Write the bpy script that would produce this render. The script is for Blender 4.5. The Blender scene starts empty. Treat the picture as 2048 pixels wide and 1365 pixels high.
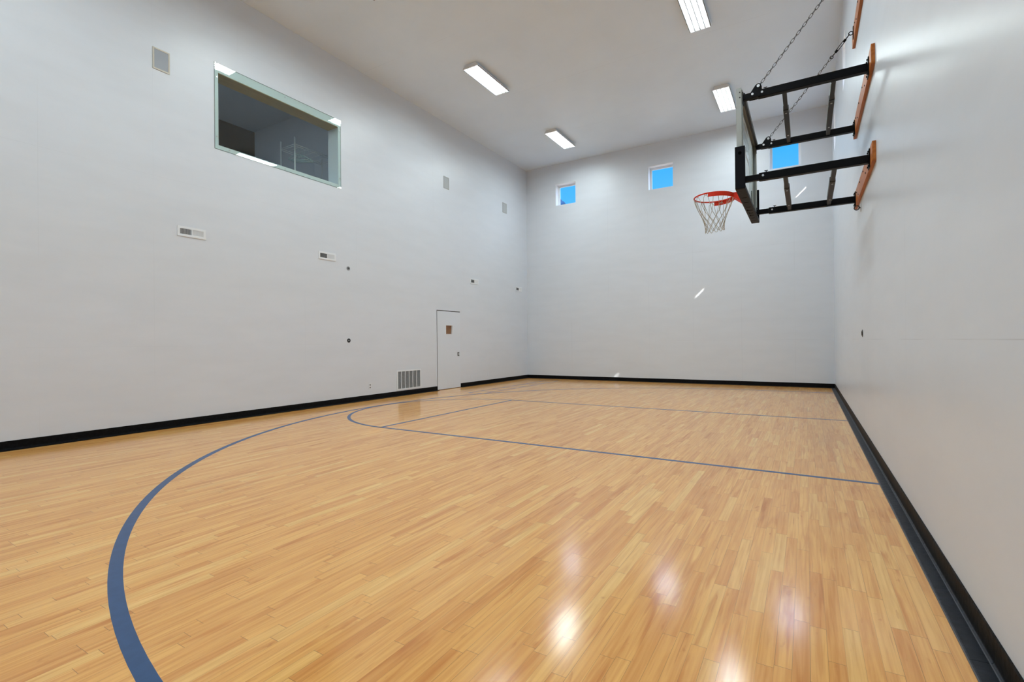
import bpy, bmesh, math, random
from mathutils import Vector, Matrix
random.seed(7)
sc = bpy.context.scene
COL = sc.collection
PI = math.pi

# ------------------------------------------------------------------ room measurements (metres)
XL, XR, YF, YB, H = -7.938, 0.579, 14.149, -4.9, 6.884
CAM_H = 1.196
WT = 0.30                     # outer wall thickness

# ------------------------------------------------------------------ mesh helpers
def new():
    return bmesh.new()

def add_box(bm, x0, x1, y0, y1, z0, z1, bevel=0.0, seg=2):
    vs = [bm.verts.new((x, y, z)) for x in (x0, x1) for y in (y0, y1) for z in (z0, z1)]
    idx = [(0, 1, 3, 2), (4, 6, 7, 5), (0, 4, 5, 1), (2, 3, 7, 6), (0, 2, 6, 4), (1, 5, 7, 3)]
    fs = [bm.faces.new([vs[i] for i in f]) for f in idx]
    if bevel > 0:
        es = list({e for f in fs for e in f.edges})
        bmesh.ops.bevel(bm, geom=es, offset=bevel, segments=seg, affect='EDGES', profile=0.6)
    return vs

def add_tube(bm, pts, r, seg=8, closed=False):
    pts = [Vector(p) for p in pts]
    n = len(pts)
    rings = []
    up = None
    for i, p in enumerate(pts):
        if closed:
            t = (pts[(i + 1) % n] - pts[(i - 1) % n]).normalized()
        else:
            t = (pts[min(i + 1, n - 1)] - pts[max(i - 1, 0)]).normalized()
        if up is None:
            up = Vector((0, 0, 1)) if abs(t.z) < 0.9 else Vector((1, 0, 0))
        s = t.cross(up)
        if s.length < 1e-6:
            s = t.orthogonal()
        s.normalize()
        up = s.cross(t).normalized()
        rr = r[i] if isinstance(r, (list, tuple)) else r
        rings.append([bm.verts.new(p + (s * math.cos(2 * PI * k / seg) + up * math.sin(2 * PI * k / seg)) * rr) for k in range(seg)])
    m = n if closed else n - 1
    for i in range(m):
        a, b = rings[i], rings[(i + 1) % n]
        for k in range(seg):
            f = bm.faces.new((a[k], a[(k + 1) % seg], b[(k + 1) % seg], b[k]))
            f.smooth = True
    if not closed:
        bm.faces.new(rings[0][::-1])
        bm.faces.new(rings[-1])

def add_cyl(bm, c0, c1, r, seg=16):
    add_tube(bm, [c0, c1], r, seg)

def add_prism(bm, poly, axis, a0, a1):
    """poly: 2-D outline; axis 0/1/2 extruded from a0 to a1 (other two axes in order)."""
    def P(u, v, w):
        return {0: (w, u, v), 1: (u, w, v), 2: (u, v, w)}[axis]
    A = [bm.verts.new(P(u, v, a0)) for u, v in poly]
    B = [bm.verts.new(P(u, v, a1)) for u, v in poly]
    n = len(poly)
    bm.faces.new(A); bm.faces.new(B[::-1])
    for i in range(n):
        bm.faces.new((A[i], B[i], B[(i + 1) % n], A[(i + 1) % n]))

def add_torus(bm, c, R, r, axis=(0, 0, 1), seg=48, rs=10):
    ax = Vector(axis).normalized()
    u = ax.orthogonal().normalized(); v = ax.cross(u)
    add_tube(bm, [Vector(c) + (u * math.cos(2 * PI * i / seg) + v * math.sin(2 * PI * i / seg)) * R for i in range(seg)], r, rs, True)

def add_frame(bm, axis, w0, w1, u0, u1, v0, v1, t):
    """rectangular ring of width t in the (u,v) plane, extruded along axis w0..w1"""
    def bx(a0, a1, b0, b1):
        if axis == 0: add_box(bm, w0, w1, a0, a1, b0, b1)
        elif axis == 1: add_box(bm, a0, a1, w0, w1, b0, b1)
        else: add_box(bm, a0, a1, b0, b1, w0, w1)
    bx(u0, u0 + t, v0, v1); bx(u1 - t, u1, v0, v1)
    bx(u0 + t, u1 - t, v0, v0 + t); bx(u0 + t, u1 - t, v1 - t, v1)

def wall_with_holes(bm, axis, w0, w1, u0, u1, v0, v1, holes):
    us = sorted({u0, u1} | {h[0] for h in holes} | {h[1] for h in holes})
    vs = sorted({v0, v1} | {h[2] for h in holes} | {h[3] for h in holes})
    def P(u, v, w):
        return {0: (w, u, v), 1: (u, w, v), 2: (u, v, w)}[axis]
    cache = {}
    def V(i, j, k):
        key = (i, j, k)
        if key not in cache:
            cache[key] = bm.verts.new(P(us[i], vs[j], (w0, w1)[k]))
        return cache[key]
    def solid(i, j):
        if i < 0 or j < 0 or i >= len(us) - 1 or j >= len(vs) - 1: return False
        cu, cv = (us[i] + us[i + 1]) / 2, (vs[j] + vs[j + 1]) / 2
        return not any(h[0] < cu < h[1] and h[2] < cv < h[3] for h in holes)
    for i in range(len(us) - 1):
        for j in range(len(vs) - 1):
            if not solid(i, j): continue
            for k in (0, 1):
                bm.faces.new((V(i, j, k), V(i + 1, j, k), V(i + 1, j + 1, k), V(i, j + 1, k)))
            if not solid(i - 1, j): bm.faces.new((V(i, j, 0), V(i, j + 1, 0), V(i, j + 1, 1), V(i, j, 1)))
            if not solid(i + 1, j): bm.faces.new((V(i + 1, j, 0), V(i + 1, j + 1, 0), V(i + 1, j + 1, 1), V(i + 1, j, 1)))
            if not solid(i, j - 1): bm.faces.new((V(i, j, 0), V(i + 1, j, 0), V(i + 1, j, 1), V(i, j, 1)))
            if not solid(i, j + 1): bm.faces.new((V(i, j + 1, 0), V(i + 1, j + 1, 0), V(i + 1, j + 1, 1), V(i, j + 1, 1)))

def obj(name, bm, mat, parent=None, recentre=True, label=None):
    bmesh.ops.recalc_face_normals(bm, faces=bm.faces[:])
    me = bpy.data.meshes.new(name)
    if recentre and bm.verts:
        xs = [v.co.x for v in bm.verts]; ys = [v.co.y for v in bm.verts]; zs = [v.co.z for v in bm.verts]
        c = Vector(((min(xs) + max(xs)) / 2, (min(ys) + max(ys)) / 2, min(zs)))
        bmesh.ops.translate(bm, verts=bm.verts[:], vec=-c)
    else:
        c = Vector((0, 0, 0))
    bm.to_mesh(me); bm.free()
    me.materials.append(mat)
    o = bpy.data.objects.new(name, me)
    COL.objects.link(o)
    o.location = c
    if parent is not None:
        o.parent = parent
        w = Vector((0, 0, 0)); p = parent
        while p is not None:
            w += p.location; p = p.parent
        o.location = c - w
    if label: o['label'] = label
    return o

def tag(o, label, cat, group=None):
    o['label'] = label; o['category'] = cat
    if group: o['group'] = group
    return o

def thing(name, label, cat, loc, group=None):
    o = bpy.data.objects.new(name, None)
    o.empty_display_size = 0.1
    COL.objects.link(o); o.location = loc
    return tag(o, label, cat, group)

def struct(name, bm, mat, parent=None, recentre=False, label=None):
    o = obj(name, bm, mat, parent, recentre, label)
    if parent is None: o['kind'] = 'structure'
    return o

def dup(root, loc, label, group=None):
    r = root.copy(); COL.objects.link(r); r.location = loc
    r['label'] = label
    if group: r['group'] = group
    for ch in list(root.children):
        c = ch.copy(); COL.objects.link(c); c.parent = r
        for g in list(ch.children):
            d = g.copy(); COL.objects.link(d); d.parent = c
    return r

# ------------------------------------------------------------------ materials
def mat(name, col, rough=0.5, metal=0.0, spec=0.5, bump=None, coat=0.0, coat_rough=0.05, var=None):
    m = bpy.data.materials.new(name); m.use_nodes = True
    nt = m.node_tree; b = nt.nodes['Principled BSDF']
    b.inputs['Base Color'].default_value = (*col, 1)
    b.inputs['Roughness'].default_value = rough
    b.inputs['Metallic'].default_value = metal
    b.inputs['Specular IOR Level'].default_value = spec
    b.inputs['Coat Weight'].default_value = coat
    b.inputs['Coat Roughness'].default_value = coat_rough
    if bump or var:
        tc = nt.nodes.new('ShaderNodeTexCoord')
        no = nt.nodes.new('ShaderNodeTexNoise')
        sc_, strength = (bump or (20, 0))
        no.inputs['Scale'].default_value = sc_; no.inputs['Detail'].default_value = 4
        nt.links.new(tc.outputs['Object'], no.inputs['Vector'])
        if bump:
            bp = nt.nodes.new('ShaderNodeBump'); bp.inputs['Strength'].default_value = strength
            bp.inputs['Distance'].default_value = 0.02
            nt.links.new(no.outputs['Fac'], bp.inputs['Height'])
            nt.links.new(bp.outputs['Normal'], b.inputs['Normal'])
        if var:
            mx = nt.nodes.new('ShaderNodeMix'); mx.data_type = 'RGBA'
            mx.inputs['A'].default_value = (*col, 1); mx.inputs['B'].default_value = (*var, 1)
            rp = nt.nodes.new('ShaderNodeValToRGB')
            rp.color_ramp.elements[0].position = 0.4; rp.color_ramp.elements[1].position = 0.65
            nt.links.new(no.outputs['Fac'], rp.inputs['Fac'])
            nt.links.new(rp.outputs['Color'], mx.inputs['Factor'])
            nt.links.new(mx.outputs['Result'], b.inputs['Base Color'])
    return m

class G:
    """tiny node-graph helper"""
    def __init__(self, m): self.nt = m.node_tree; self.n = m.node_tree.nodes
    def node(self, t, **kw):
        x = self.n.new(t)
        for k, v in kw.items(): setattr(x, k, v)
        return x
    def link(self, a, b): self.nt.links.new(a, b)
    def math(self, op, a, b=None, c=None):
        x = self.node('ShaderNodeMath', operation=op)
        for i, v in enumerate((a, b, c)):
            if v is None: continue
            if isinstance(v, (int, float)): x.inputs[i].default_value = v
            else: self.link(v, x.inputs[i])
        return x.outputs[0]
    def ramp(self, fac, stops):
        x = self.node('ShaderNodeValToRGB'); cr = x.color_ramp
        while len(cr.elements) < len(stops): cr.elements.new(0.5)
        for e, (p, c) in zip(cr.elements, stops):
            e.position = p; e.color = (*c, 1) if len(c) == 3 else c
        self.link(fac, x.inputs['Fac']); return x.outputs['Color']
    def mix(self, fac, a, b, bt='MIX'):
        x = self.node('ShaderNodeMix', data_type='RGBA', blend_type=bt)
        for s, v in (('Factor', fac), ('A', a), ('B', b)):
            if isinstance(v, (int, float)): x.inputs[s].default_value = v
            elif isinstance(v, tuple): x.inputs[s].default_value = (*v, 1)
            else: self.link(v, x.inputs[s])
        return x.outputs['Result']

def floor_material():
    m = bpy.data.materials.new('maple strip floor'); m.use_nodes = True
    g = G(m); b = g.n['Principled BSDF']
    tc = g.node('ShaderNodeTexCoord')
    sp = g.node('ShaderNodeSeparateXYZ'); g.link(tc.outputs['Object'], sp.inputs[0])
    x, y = sp.outputs['X'], sp.outputs['Y']
    w = 0.0572
    xr = g.math('DIVIDE', x, w)
    row = g.math('FLOOR', xr)
    fx = g.math('FRACT', xr)
    W = g.math('ADD', g.math('MULTIPLY', y, 1 / 0.62), g.math('MULTIPLY', row, 37.173))
    vo = g.node('ShaderNodeTexVoronoi', voronoi_dimensions='1D', feature='F1'); vo.inputs['Scale'].default_value = 1.0
    vo.inputs['Randomness'].default_value = 0.85
    g.link(W, vo.inputs['W'])
    ve = g.node('ShaderNodeTexVoronoi', voronoi_dimensions='1D', feature='DISTANCE_TO_EDGE'); ve.inputs['Scale'].default_value = 1.0
    ve.inputs['Randomness'].default_value = 0.85
    g.link(W, ve.inputs['W'])
    sepc = g.node('ShaderNodeSeparateColor'); g.link(vo.outputs['Color'], sepc.inputs[0])
    tone, tone2, tone3 = sepc.outputs[0], sepc.outputs[1], sepc.outputs[2]
    base = g.ramp(tone, [(0.0, (0.79, 0.375, 0.098)), (0.2, (0.85, 0.43, 0.116)), (0.6, (0.895, 0.475, 0.134)), (0.85, (0.915, 0.505, 0.152)), (1.0, (0.93, 0.57, 0.19))])
    # grain stretched along the board, offset per board
    def grain(sx, sy, off, detail=4, dist=0.0):
        cx = g.node('ShaderNodeCombineXYZ')
        g.link(g.math('ADD', g.math('MULTIPLY', x, sx), g.math('MULTIPLY', tone2, 91.0)), cx.inputs[0])
        g.link(g.math('ADD', g.math('MULTIPLY', y, sy), g.math('MULTIPLY', tone3, 53.0)), cx.inputs[1])
        cx.inputs[2].default_value = off
        no = g.node('ShaderNodeTexNoise'); no.inputs['Scale'].default_value = 1.0
        no.inputs['Detail'].default_value = detail; no.inputs['Distortion'].default_value = dist
        g.link(cx.outputs[0], no.inputs['Vector']); return no.outputs['Fac']
    g1 = grain(60, 2.2, 0.0, 5, 0.6)
    g2 = grain(16, 1.1, 4.0, 3, 1.2)
    g3 = grain(25, 9.0, 9.0, 3, 0.5)
    c1 = g.mix(g.ramp(g1, [(0.36, (0, 0, 0)), (0.70, (1, 1, 1))]), base, g.mix(1.0, base, (0.82, 0.70, 0.56), 'MULTIPLY'))
    streak = g.math('MULTIPLY', g.ramp(g2, [(0.52, (0, 0, 0)), (0.66, (1, 1, 1))]), g.math('ADD', g.math('MULTIPLY', tone2, 0.8), 0.1))
    c2 = g.mix(streak, c1, g.mix(1.0, c1, (0.78, 0.60, 0.46), 'MULTIPLY'))
    c3 = g.mix(g.ramp(g3, [(0.66, (0, 0, 0)), (0.80, (0.8, 0.8, 0.8))]), c2, g.mix(1.0, c2, (0.70, 0.52, 0.40), 'MULTIPLY'))
    g4 = grain(110, 1.6, 17.0, 2, 0.3)
    c3 = g.mix(g.ramp(g4, [(0.70, (0, 0, 0)), (0.78, (0.55, 0.55, 0.55))]), c3, g.mix(1.0, c3, (0.55, 0.36, 0.26), 'MULTIPLY'))
    # tiny dark pin knots
    vk = g.node('ShaderNodeTexVoronoi', feature='F1'); vk.inputs['Scale'].default_value = 2.6
    g.link(tc.outputs['Object'], vk.inputs['Vector'])
    knot = g.math('LESS_THAN', vk.outputs['Distance'], 0.011)
    c4 = g.mix(g.math('MULTIPLY', knot, 0.6), c3, (0.10, 0.045, 0.015))
    # gaps
    side = g.math('LESS_THAN', g.math('MINIMUM', fx, g.math('SUBTRACT', 1.0, fx)), 0.014)
    end = g.math('LESS_THAN', ve.outputs['Distance'], 0.0016)
    gap = g.math('MAXIMUM', g.math('MULTIPLY', side, g.math('ADD', 0.16, g.math('MULTIPLY', g.math('POWER', tone3, 2.5), 0.75))), g.math('MULTIPLY', end, 0.65))
    c5 = g.mix(gap, c4, (0.13, 0.06, 0.02))
    # long scuffs in the finish
    ns = g.node('ShaderNodeTexNoise'); ns.inputs['Scale'].default_value = 0.7; ns.inputs['Detail'].default_value = 5
    g.link(tc.outputs['Object'], ns.inputs['Vector'])
    c6 = g.mix(g.ramp(ns.outputs['Fac'], [(0.3, (0, 0, 0)), (0.7, (0.35, 0.35, 0.35))]), c5, g.mix(1.0, c5, (0.95, 0.90, 0.84), 'MULTIPLY'))
    g.link(c6, b.inputs['Base Color'])
    b.inputs['Roughness'].default_value = 0.5
    b.inputs['Specular IOR Level'].default_value = 0.08
    b.inputs['Coat Weight'].default_value = 0.9
    b.inputs['Coat IOR'].default_value = 1.52
    rr = g.math('ADD', 0.115, g.math('MULTIPLY', g1, 0.06))
    g.link(rr, b.inputs['Coat Roughness'])
    # boards cup a little: gentle per-board waviness under the varnish
    nb = g.node('ShaderNodeTexNoise'); nb.inputs['Scale'].default_value = 7; nb.inputs['Detail'].default_value = 2
    g.link(tc.outputs['Object'], nb.inputs['Vector'])
    hgt = g.math('ADD', g.math('MULTIPLY', nb.outputs['Fac'], 0.35), g.math('MULTIPLY', gap, -0.25))
    bp = g.node('ShaderNodeBump'); bp.inputs['Strength'].default_value = 0.25; bp.inputs['Distance'].default_value = 0.0007
    g.link(hgt, bp.inputs['Height'])
    g.link(bp.outputs['Normal'], b.inputs['Normal']); g.link(bp.outputs['Normal'], b.inputs['Coat Normal'])
    return m

def wall_material(name, col, rough, axis, seam_u, seam_v=None, off=0.0, seam_strength=0.16, streak=(3.0, 0.25)):
    """painted plywood: faint panel joints every seam_u along `axis` (0=x,1=y), roller streaks, soft gloss"""
    m = bpy.data.materials.new(name); m.use_nodes = True
    g = G(m); b = g.n['Principled BSDF']
    tc = g.node('ShaderNodeTexCoord')
    sp = g.node('ShaderNodeSeparateXYZ'); g.link(tc.outputs['Object'], sp.inputs[0])
    u = g.math('DIVIDE', g.math('ADD', sp.outputs[axis], 100.0 + off), seam_u)
    fu = g.math('FRACT', u)
    du = g.math('MULTIPLY', g.math('MINIMUM', fu, g.math('SUBTRACT', 1.0, fu)), seam_u)
    line = g.math('LESS_THAN', du, 0.0022)
    if seam_v:
        v = g.math('DIVIDE', g.math('ADD', sp.outputs[2], seam_v[1]), seam_v[0])
        fv = g.math('FRACT', v)
        dv = g.math('MULTIPLY', g.math('MINIMUM', fv, g.math('SUBTRACT', 1.0, fv)), seam_v[0])
        line = g.math('MAXIMUM', line, g.math('LESS_THAN', dv, 0.0022))
    # joints show only here and there
    n0 = g.node('ShaderNodeTexNoise'); n0.inputs['Scale'].default_value = 0.8
    g.link(tc.outputs['Object'], n0.inputs['Vector'])
    vis = g.ramp(n0.outputs['Fac'], [(0.42, (0, 0, 0)), (0.6, (1, 1, 1))])
    lf = g.math('MULTIPLY', g.math('MULTIPLY', line, vis), seam_strength)
    n1 = g.node('ShaderNodeTexNoise'); n1.inputs['Scale'].default_value = 1.0; n1.inputs['Detail'].default_value = 4
    mp = g.node('ShaderNodeMapping')
    mp.inputs['Scale'].default_value = (1.2, 1.2, 5.0)
    g.link(tc.outputs['Object'], mp.inputs[0]); g.link(mp.outputs[0], n1.inputs['Vector'])
    c0 = g.mix(g.ramp(n1.outputs['Fac'], [(0.35, (0, 0, 0)), (0.7, (1, 1, 1))]), col, tuple(c * 0.965 for c in col))
    g.link(g.mix(lf, c0, tuple(c * 0.25 for c in col)), b.inputs['Base Color'])
    b.inputs['Roughness'].default_value = rough
    b.inputs['Specular IOR Level'].default_value = 0.5
    n2 = g.node('ShaderNodeTexNoise'); n2.inputs['Scale'].default_value = 9; n2.inputs['Detail'].default_value = 3
    g.link(tc.outputs['Object'], n2.inputs['Vector'])
    bp = g.node('ShaderNodeBump'); bp.inputs['Strength'].default_value = 0.12; bp.inputs['Distance'].default_value = 0.006
    g.link(n2.outputs['Fac'], bp.inputs['Height']); g.link(bp.outputs['Normal'], b.inputs['Normal'])
    return m

def glass_material(name, tint, refl=1.0, rough=0.0):
    m = bpy.data.materials.new(name); m.use_nodes = True
    g = G(m); nt = m.node_tree
    nt.nodes.remove(nt.nodes['Principled BSDF'])
    out = nt.nodes['Material Output']
    tr = g.node('ShaderNodeBsdfTransparent'); tr.inputs['Color'].default_value = (*tint, 1)
    gl = g.node('ShaderNodeBsdfGlossy'); gl.inputs['Roughness'].default_value = rough
    lw = g.node('ShaderNodeLayerWeight'); lw.inputs['Blend'].default_value = 0.5
    fr = g.math('ADD', 0.04, g.math('MULTIPLY', g.math('POWER', lw.outputs['Facing'], 5.0), 0.96))
    mx = g.node('ShaderNodeMixShader')
    g.link(g.math('MULTIPLY', fr, refl), mx.inputs[0])
    g.link(tr.outputs[0], mx.inputs[1]); g.link(gl.outputs[0], mx.inputs[2])
    g.link(mx.outputs[0], out.inputs['Surface'])
    return m

def emit_material(name, col, strength):
    m = bpy.data.materials.new(name); m.use_nodes = True
    b = m.node_tree.nodes['Principled BSDF']
    b.inputs['Base Color'].default_value = (0.9, 0.9, 0.9, 1)
    b.inputs['Emission Color'].default_value = (*col, 1)
    b.inputs['Emission Strength'].default_value = strength
    return m

def wood_material(name, c0, c1, scale=(3, 30, 30)):
    m = bpy.data.materials.new(name); m.use_nodes = True
    g = G(m); b = g.n['Principled BSDF']
    tc = g.node('ShaderNodeTexCoord'); mp = g.node('ShaderNodeMapping')
    mp.inputs['Scale'].default_value = scale
    g.link(tc.outputs['Object'], mp.inputs[0])
    no = g.node('ShaderNodeTexNoise'); no.inputs['Scale'].default_value = 1; no.inputs['Detail'].default_value = 6
    no.inputs['Distortion'].default_value = 1.5
    g.link(mp.outputs[0], no.inputs['Vector'])
    g.link(g.ramp(no.outputs['Fac'], [(0.3, c0), (0.7, c1)]), b.inputs['Base Color'])
    b.inputs['Roughness'].default_value = 0.45
    b.inputs['Specular IOR Level'].default_value = 0.3
    return m

M = {}
M['floor'] = floor_material()
WALL = (0.712, 0.757, 0.820)
M['wall_side'] = wall_material('painted side wall', WALL, 0.36, 1, 1.219, (2.438, 1.25), 0.3, 0.07)
M['wall_right'] = wall_material('painted right wall', (0.700, 0.764, 0.850), 0.33, 1, 2.438, (2.438, 1.25), 0.6, 0.35)
M['wall_far'] = wall_material('painted far wall', WALL, 0.40, 0, 1.219, (2.438, 1.25), 0.2)
M['ceiling'] = wall_material('painted ceiling', (0.77, 0.872, 0.99), 0.34, 1, 2.438, None, 0.1, 0.22)
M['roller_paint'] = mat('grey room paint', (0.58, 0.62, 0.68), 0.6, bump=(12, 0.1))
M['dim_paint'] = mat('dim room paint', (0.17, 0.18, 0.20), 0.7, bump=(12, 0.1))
M['exterior'] = mat('exterior stucco', (0.55, 0.5, 0.45), 0.9, bump=(40, 0.3))
M['line'] = mat('court line paint', (0.014, 0.066, 0.180), 0.5, spec=0.25, coat=0.45, coat_rough=0.12, var=(0.018, 0.075, 0.20))
M['vinyl'] = mat('black vinyl', (0.003, 0.003, 0.0035), 0.5, spec=0.10, bump=(30, 0.15), var=(0.006, 0.006, 0.007))
M['toe'] = mat('black rubber toe', (0.009, 0.011, 0.016), 0.45, spec=0.22, bump=(25, 0.2), var=(0.014, 0.017, 0.024))
M['toe_edge'] = mat('worn rubber edge', (0.10, 0.105, 0.12), 0.5)
M['white_frame'] = mat('white window vinyl', (0.80, 0.82, 0.85), 0.35)
M['white_plate'] = mat('white enamel', (0.76, 0.80, 0.85), 0.35)
M['grille_white'] = mat('white register enamel', (0.80, 0.835, 0.88), 0.4)
M['grille_grey'] = mat('grey louvre enamel', (0.30, 0.30, 0.30), 0.55)
M['duct'] = mat('duct interior', (0.02, 0.02, 0.02), 0.8)
M['door'] = mat('white door paint', (0.708, 0.762, 0.832), 0.38, bump=(8, 0.06))
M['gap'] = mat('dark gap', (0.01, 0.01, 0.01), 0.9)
M['brown_pane'] = wood_material('brown wood behind pane', (0.25, 0.105, 0.032), (0.34, 0.15, 0.05), (20, 20, 4))
M['metal_dark'] = mat('dark bronze metal', (0.03, 0.03, 0.032), 0.4, metal=0.6)
M['steel'] = mat('zinc steel', (0.55, 0.56, 0.58), 0.35, metal=1.0)
M['chrome'] = mat('chrome wire', (0.78, 0.80, 0.82), 0.35, metal=0.25)
M['black_steel'] = mat('black powder coat', (0.0015, 0.0017, 0.003), 0.42, spec=0.11, bump=(60, 0.05))
M['brace_steel'] = mat('worn black channel', (0.012, 0.012, 0.0125), 0.45, spec=0.3)
M['chain'] = mat('dark chain steel', (0.11, 0.11, 0.12), 0.45, metal=0.8)
M['pad'] = mat('black foam pad', (0.002, 0.0022, 0.005), 0.5, spec=0.13, bump=(35, 0.12))
M['pad_mark'] = mat('embossed pad letters', (0.001, 0.001, 0.001), 0.8, spec=0.03)
M['board_frame'] = mat('grey green painted frame', (0.40, 0.43, 0.415), 0.42, bump=(20, 0.05))
M['board_white'] = mat('white board marking', (0.72, 0.75, 0.74), 0.4)
M['rim'] = mat('orange red rim', (0.70, 0.028, 0.004), 0.42, spec=0.3)
M['net'] = mat('net cord', (0.50, 0.45, 0.36), 0.8, var=(0.36, 0.31, 0.24))
M['plank'] = wood_material('stained plank', (0.33, 0.088, 0.011), (0.56, 0.19, 0.034), (14, 1.3, 14))
M['tube'] = emit_material('lit fluorescent tube', (1.0, 0.99, 0.97), 2.3)
M['reflector'] = mat('white reflector', (0.88, 0.88, 0.87), 0.3)
M['housing'] = mat('white fixture enamel', (0.74, 0.74, 0.74), 0.4)
M['fin'] = mat('grey louvre fin', (0.10, 0.105, 0.11), 0.5)
M['speaker_frame'] = mat('almond speaker frame', (0.60, 0.57, 0.49), 0.5)
M['speaker_cloth'] = mat('blue grey speaker mesh', (0.40, 0.44, 0.49), 0.6, bump=(300, 0.3))
M['speaker_grey'] = mat('grey speaker frame', (0.45, 0.46, 0.46), 0.5)
M['speaker_mesh'] = mat('grey speaker mesh', (0.47, 0.50, 0.52), 0.6, bump=(300, 0.3))
M['pane'] = glass_material('clear window glass', (0.99, 0.995, 0.995))
M['obs_glass'] = glass_material('green tinted laminated glass', (0.935, 0.985, 0.962), 1.3)
M['board_glass'] = glass_material('backboard glass', (0.95, 0.98, 0.97), 0.55)
M['hanger'] = mat('pale teal plastic', (0.42, 0.55, 0.56), 0.4)
M['raw_wood'] = wood_material('tan wood soffit', (0.30, 0.24, 0.15), (0.40, 0.32, 0.20), (14, 2, 14))
M['leaf'] = mat('hazy blue green foliage', (0.008, 0.035, 0.085), 0.9, spec=0.05, bump=(9, 1.0), var=(0.004, 0.020, 0.055))  # blue of the distance haze is mixed into the leaf colour
M['bark'] = mat('bark', (0.06, 0.045, 0.03), 0.9, bump=(20, 0.5))

# ------------------------------------------------------------------ setting: floor, walls, ceiling
bm = new(); add_box(bm, XL - WT, XR + WT, YB - WT, YF + WT, -0.2, 0.0)
floor = struct('floor', bm, M['floor'])

bm = new(); add_box(bm, XL - WT, XR + WT, YB - WT, YF + WT, H, H + 0.25)
struct('ceiling', bm, M['ceiling'])

WZ0, WZ1 = 5.55, 6.235
far_windows = [(-6.855, -6.155), (-3.885, -3.175), (-0.772, -0.072)]
RZ0, RZ1 = 5.49, 6.235
right_windows = [(c - 0.345, c + 0.345) for c in (13.08, 9.89, 6.69, 3.50, 0.31, -2.88)]
OB = (4.225, 6.533, 4.364, 5.515)     # observation opening y0,y1,z0,z1
DOOR = (9.522, 10.466, 0.0, 2.004)

bm = new(); wall_with_holes(bm, 1, YF, YF + WT, XL - WT, XR + WT, 0, H, [(a, b, WZ0, WZ1) for a, b in far_windows])
struct('wall_far', bm, M['wall_far'])
bm = new(); wall_with_holes(bm, 0, XR, XR + WT, YB, YF, 0, H, [(a, b, RZ0, RZ1) for a, b in right_windows])
struct('wall_right', bm, M['wall_right'])
bm = new(); wall_with_holes(bm, 0, XL - WT, XL, YB, YF, 0, H, [OB, (DOOR[0] - 0.020, DOOR[1] + 0.003, DOOR[2], DOOR[3] + 0.020)])
struct('wall_left', bm, M['wall_side'])
bm = new(); add_box(bm, XL - WT, XR + WT, YB - WT, YB, 0, H)
struct('wall_back', bm, M['wall_far'])

# unseen roof overhang added to let only slivers of sun in over the sills
bm = new(); add_box(bm, XR + WT, 1.519, YB - 0.5, YF + 0.8, 6.443, 6.64)
struct('trim_1', bm, M['exterior'])

# windows
def far_window(n, x0, x1):
    bm = new()
    d0, d1 = YF + 0.19, YF + 0.25
    add_frame(bm, 1, d0, d1, x0, x1, WZ0, WZ1, 0.036)
    add_frame(bm, 1, d0 + 0.018, d1 - 0.01, x0 + 0.036, x1 - 0.036, WZ0 + 0.036, WZ1 - 0.036, 0.022)
    o = struct('window_%d' % n, bm, M['white_frame'])
    b = new(); add_box(b, x0 + 0.05, x1 - 0.05, YF + 0.218, YF + 0.224, WZ0 + 0.05, WZ1 - 0.05)
    obj('pane', b, M['pane'], o)
    b = new(); add_frame(b, 1, YF + 0.004, d0, x0 + 0.0005, x1 - 0.0005, WZ0 + 0.0005, WZ1 - 0.0005, 0.008)
    obj('reveal_lining', b, M['white_frame'], o)
    return o
for i, (a, b_) in enumerate(far_windows): far_window(i + 1, a, b_)

def right_window(n, y0, y1):
    bm = new()
    d0, d1 = XR + 0.20, XR + 0.25
    add_frame(bm, 0, d0, d1, y0, y1, RZ0, RZ1, 0.03)
    o = struct('window_%d' % n, bm, M['white_frame'])
    b = new(); add_box(b, XR + 0.222, XR + 0.228, y0 + 0.028, y1 - 0.028, RZ0 + 0.028, RZ1 - 0.028)
    obj('pane', b, M['pane'], o)
    b = new(); add_frame(b, 0, XR + 0.004, d0, y0 + 0.0005, y1 - 0.0005, RZ0 + 0.0005, RZ1 - 0.0005, 0.006)
    obj('reveal_lining', b, M['white_frame'], o)
    return o
for i, (a, b_) in enumerate(right_windows): right_window(i + 4, a, b_)

# baseboards: cove base with a wide flat toe
BH, TOE = 0.107, 0.078
def base_profile():
    # (distance from wall, height)
    return [(0, 0), (TOE, 0), (TOE, 0.004), (TOE - 0.006, 0.0065), (0.017, 0.008), (0.010, 0.013), (0.007, 0.022), (0.0055, BH - 0.004), (0.003, BH), (0, BH)]
def base_left(y0, y1):
    bm = new(); add_prism(bm, [(XL + d, z) for d, z in base_profile()], 1, y0, y1); return bm
bs = struct('baseboard_left', base_left(YB, DOOR[0] - 0.022), M['vinyl'])
bs2 = struct('baseboard_left_1', base_left(DOOR[1] + 0.004, YF), M['vinyl'])
bm = new(); add_prism(bm, [(YF - d, z) for d, z in base_profile()], 0, XL, XR)
struct('baseboard_far', bm, M['vinyl'])
bm = new()
yy = YB
joints = []
while yy < YF - 0.01:
    y2 = min(yy + 1.219, YF)
    add_prism(bm, [(XR - d, z) for d, z in base_profile()], 1, yy + 0.0015, y2 - 0.0015)
    joints.append(y2); yy = y2
br = struct('baseboard_right', bm, M['toe'])
bm = new(); add_box(bm, XR - TOE - 0.003, XR - TOE + 0.002, YB, YF - TOE, 0, 0.0045)
obj('toe_lip', bm, M['toe_edge'], br)
bm = new(); add_box(bm, XR - 0.0205, XR - 0.0165, YB, YF - TOE, 0.006, 0.0092)
obj('cove_edge', bm, M['toe_edge'], br)
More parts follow.
